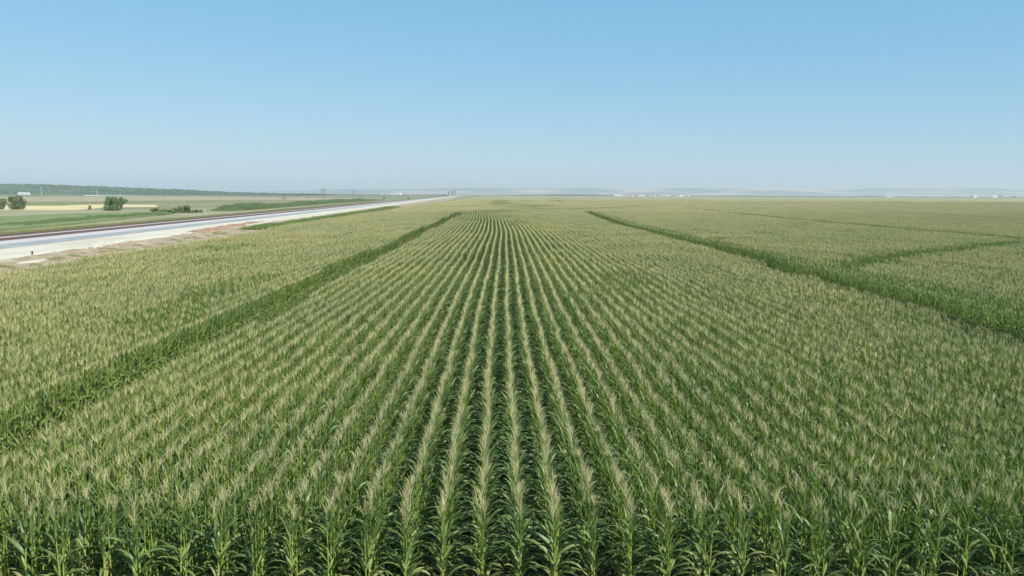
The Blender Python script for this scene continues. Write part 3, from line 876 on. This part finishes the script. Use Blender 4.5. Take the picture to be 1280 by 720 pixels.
# ------------------------------------------------------------------ houses
M_WHITE = simple('white_render', [(0.3, (0.72, 0.71, 0.68)), (0.7, (0.82, 0.81, 0.79))], .5)
M_CREAMW = simple('cream_render', [(0.3, (0.6, 0.54, 0.45)), (0.7, (0.7, 0.64, 0.55))], .5)
M_PINK = simple('pink_render', [(0.3, (0.55, 0.36, 0.32)), (0.7, (0.62, 0.42, 0.38))], .5)
M_TILE = simple('roof_tile', [(0.3, (0.30, 0.14, 0.10)), (0.7, (0.42, 0.2, 0.15))], 1)
M_SHEET = simple('sheet_roof', [(0.3, (0.55, 0.56, 0.58)), (0.7, (0.68, 0.69, 0.7))], 1, rough=.5)
M_WIN = simple('window_glass', [(0.3, (0.04, 0.05, 0.06)), (0.7, (0.08, 0.09, 0.1))], 1, rough=.2)
def house_parts(w, d, h, rh, wall, roof, floors):
    b = MB(); box(b, -w/2, w/2, -d/2, d/2, 0, h)
    r = MB(); e = .4
    r.add([(-w/2-e, -d/2-e, h+.01), (w/2+e, -d/2-e, h+.01), (w/2+e, d/2+e, h+.01), (-w/2-e, d/2+e, h+.01), (-w/2-e, 0, h+rh), (w/2+e, 0, h+rh)],
          [(0, 1, 5, 4), (2, 3, 4, 5), (0, 4, 3), (1, 2, 5), (0, 3, 2, 1)])
    wn = MB()
    n = max(2, int(w/3.2))
    for f in range(floors):
        for k in range(n):
            x = -w/2+(k+.5)*w/n; z = f*h/floors+h/floors*.38
            box(wn, x-.6, x+.6, -d/2-.06, -d/2+.02, z, z+1.3)
    return b.mesh('wall', [wall]), r.mesh('roof', [roof]), wn.mesh('window', [M_WIN])
kinds = [('white two-storey house with a tiled roof', 'house', house_parts(11, 9, 6.2, 2.4, M_WHITE, M_TILE, 2)),
         ('cream house with a tiled roof', 'house', house_parts(10, 8, 3.6, 2.4, M_CREAMW, M_TILE, 1)),
         ('long white farm shed with a pale sheet roof', 'shed', house_parts(26, 10, 4.2, 1.8, M_WHITE, M_SHEET, 1)),
         ('pinkish two-storey house with a tiled roof', 'house', house_parts(12, 9, 6.2, 2.4, M_PINK, M_TILE, 2)),
         ('tall white block with a pale roof', 'building', house_parts(15, 12, 11, 1.2, M_WHITE, M_SHEET, 4))]
rnd = random.Random(99)
def house(k, px, dist, label, group, rz=None, sc=1.0):
    d = MROT @ Vector(((px-640)/F, 118/F, -1)); q = Vector((d.x, d.y, 0))*(dist/d.y)
    lb, cat, meshes = kinds[k]
    root = empty(cat if cat != 'shed' else 'farm_shed', (q.x, q.y, 0), label, cat, group, rnd.uniform(-.7, .7) if rz is None else rz)
    root.scale = (sc, sc, sc)
    for nm, me in zip(('wall', 'roof', 'window'), meshes):
        o = bpy.data.objects.new(nm, me); COL.objects.link(o); o.parent = root
house(2, 30, 2050, 'long white farm building on the slope below the left hill', None, 0, 1.0)
GT = 'houses of the town left of the centre of the horizon'; GV = 'houses of the village right of the centre of the horizon'
for k in range(28):
    px = 478+k*4.2+rnd.uniform(-1.5, 1.5)
    kk = rnd.choice((0, 0, 1, 2, 0, 4, 1, 3))
    house(kk, px, 2950+rnd.uniform(-150, 400), '%s in the town %s' % (kinds[kk][0], 'left of the poplars' if px < 558 else 'right of the poplars'), GT, sc=.72)
for k in range(20):
    px = 775+k*4.4+rnd.uniform(-1.8, 1.8)
    kk = rnd.choice((0, 0, 1, 3, 2, 0, 1))
    house(kk, px, 2750+rnd.uniform(-120, 300), '%s in the %s of the village' % (kinds[kk][0], 'left half' if px < 818 else 'right half'), GV, sc=.85)
house(0, 850.5, 2500, 'bright white house standing clear at the right end of the village', None, .2, 1.1)
house(2, 773, 2600, 'long white shed at the left end of the village', None, .1, 1.0)
house(4, 1218.5, 2700, 'tall narrow white building on the right horizon', None, 0, .75)
house(2, 1246, 2720, 'long white shed beside the lone dark tree at right', None, 0, 1.2)
house(2, 1112, 2900, 'pale shed on the horizon right of the village', None, 0, .8)

# ------------------------------------------------------------------ power poles
M_POLE = simple('weathered_pole', [(0.3, (0.11, 0.10, 0.09)), (0.7, (0.2, 0.18, 0.16))], 2)
M_INS = simple('insulator', [(0.3, (0.2, 0.15, 0.13)), (0.7, (0.3, 0.25, 0.2))], 2, rough=.3)
M_PALEP = simple('concrete_pole', [(0.3, (0.5, 0.49, 0.46)), (0.7, (0.62, 0.61, 0.58))], 2)
def h_pole(px, py, hpx, label, group):
    p = at(px, py, 0); s = p.y/F; h = hpx*s
    root = empty('power_pole', (p.x, p.y, 0), label, 'power pole', group)
    for sx in (-1, 1):
        mb = MB(); tube(mb, [(sx*1.25, 0, 0), (sx*1.15, 0, h)], [.26, .18], 8); mb.build('pole', M_POLE, root)
    mb = MB(); box(mb, -2.9, 2.9, -.12, .12, h-.9, h-.6); mb.build('crossarm', M_POLE, root)
    mb = MB(); tube(mb, [(-1.2, 0, h*.55), (1.15, 0, h*.85)], [.07, .07], 5); tube(mb, [(1.2, 0, h*.55), (-1.15, 0, h*.85)], [.07, .07], 5); mb.build('brace', M_POLE, root)
    for x in (-2.6, 0, 2.6):
        mb = MB(); tube(mb, [(x, 0, h-.9), (x, 0, h-1.2), (x, 0, h-1.7)], [.05, .14, .1], 6); mb.build('insulator', M_INS, root)
h_pole(404.5, 252.3, 16.5, 'tall two-legged power pole with a crossarm above the reed bank', 'power poles on the plain')
h_pole(441, 247.3, 8.5, 'smaller and more distant two-legged power pole', 'power poles on the plain')
for px, y0_, hp, lab in ((121, 241.6, 7, 'thin pale pole in front of the wooded hill'), (52, 241.5, 11, 'thin pale pole by the long white building on the hill')):
    d = MROT @ Vector(((px-640)/F, 118/F, -1)); q = Vector((d.x, d.y, 0))*(2000/d.y)
    root = empty('pole', (q.x, q.y, 0), lab, 'pole')
    mb = MB(); tube(mb, [(0, 0, 0), (0, 0, hp*2.0)], [.45, .3], 8); mb.build('mast', M_PALEP, root)
    mb = MB(); box(mb, -.9, .9, -.2, .2, hp*2.0+.01, hp*2.0+.5); mb.build('lamp_head', M_PALEP, root)

# ------------------------------------------------------------------ distant mountains
M_MTN = simple('mountain', [(0.38, (0.11, 0.13, 0.10)), (0.52, (0.24, 0.21, 0.16)), (0.62, (0.48, 0.38, 0.31))], .0018, detail=6)
MD = 8200.0
mb = MB(); vs = []; fs = []; NX = 90
for i in range(NX+1):
    px = 250+1250*i/NX
    top = 235.2+1.6*noise.noise(Vector((px*.011, 0, 0)))+.7*noise.noise(Vector((px*.04, 4, 0)))+ .0005*(px-640)
    if px < 560: top += (560-px)*.016
    d = MROT @ Vector(((px-640)/F, -(top-360)/F, -1)); k = MD/d.y; x = d.x*k; z = CAMZ+d.z*k
    for q, (dy_, f_) in enumerate(((-1500, -.05), (-900, .22), (-500, .5), (-200, .78), (0, 1.0), (900, .6))):
        zz = z*f_*(1+.25*noise.noise(Vector((px*.03, q*1.7, 9)))*(0 < q < 4))
        vs.append((x*(1+dy_/MD), MD+dy_, zz if q else -.5))
for i in range(NX):
    for j in range(5): fs.append((i*6+j, (i+1)*6+j, (i+1)*6+j+1, i*6+j+1))
mb.add(vs, fs); o = mb.build('mountains', M_MTN, smooth=True); o['kind'] = 'structure'

# ------------------------------------------------------------------ haze
mb = MB(); box(mb, -10500, 10500, -500, 11000, -1.0, 120.0)
hm = bpy.data.materials.new('haze'); hm.use_nodes = True; nt = hm.node_tree; nt.nodes.clear()
ou = nt.nodes.new('ShaderNodeOutputMaterial'); pv = nt.nodes.new('ShaderNodeVolumePrincipled')
pv.inputs['Color'].default_value = (0.90, 0.99, 0.97, 1); pv.inputs['Density'].default_value = 0.00016
pv.inputs['Anisotropy'].default_value = 0.1
nt.links.new(pv.outputs[0], ou.inputs['Volume'])
o = mb.build('haze', hm); o['kind'] = 'stuff'

# ------------------------------------------------------------------ light
SUN_EL, SUN_AZ = R(44), R(132)      # azimuth clockwise from +Y
w = bpy.data.worlds.new('World'); scn.world = w; w.use_nodes = True; nt = w.node_tree
sky = nt.nodes.new('ShaderNodeTexSky'); sky.sky_type = 'NISHITA'; sky.sun_disc = False
sky.sun_elevation = SUN_EL; sky.sun_rotation = SUN_AZ
sky.air_density = 1.0; sky.dust_density = 0.3; sky.ozone_density = 0.3; sky.altitude = 100
bg = nt.nodes['Background']; bg.inputs[1].default_value = 0.1
sp3 = nt.nodes.new('ShaderNodeSeparateColor'); cb = nt.nodes.new('ShaderNodeCombineColor')   # film response for the sky's three channels
nt.links.new(sky.outputs[0], sp3.inputs[0])
for ch, (g, k) in enumerate(((.79, .106), (.43, .287), (.29, .475))):
    p_ = nt.nodes.new('ShaderNodeMath'); p_.operation = 'POWER'; p_.inputs[1].default_value = g
    m_ = nt.nodes.new('ShaderNodeMath'); m_.operation = 'MULTIPLY'; m_.inputs[1].default_value = k*10/1.57
    nt.links.new(sp3.outputs[ch], p_.inputs[0]); nt.links.new(p_.outputs[0], m_.inputs[0]); nt.links.new(m_.outputs[0], cb.inputs[ch])
nt.links.new(cb.outputs[0], bg.inputs[0])
sd = bpy.data.lights.new('sun', 'SUN'); sd.energy = 4.2; sd.angle = R(.53); sd.color = (1, .95, .87)
so = bpy.data.objects.new('sun', sd); COL.objects.link(so)
sv = Vector((math.sin(SUN_AZ)*math.cos(SUN_EL), math.cos(SUN_AZ)*math.cos(SUN_EL), math.sin(SUN_EL)))
so.rotation_euler = sv.to_track_quat('Z', 'Y').to_euler()
scn.view_settings.view_transform = 'Standard'; scn.view_settings.look = 'None'
scn.view_settings.gamma = 1; scn.view_settings.use_curve_mapping = False
scn.view_settings.exposure = 0.65
scn.cycles.use_denoising = True
scn.cycles.max_bounces = 6; scn.cycles.diffuse_bounces = 3; scn.cycles.transmission_bounces = 4; scn.cycles.volume_bounces = 0
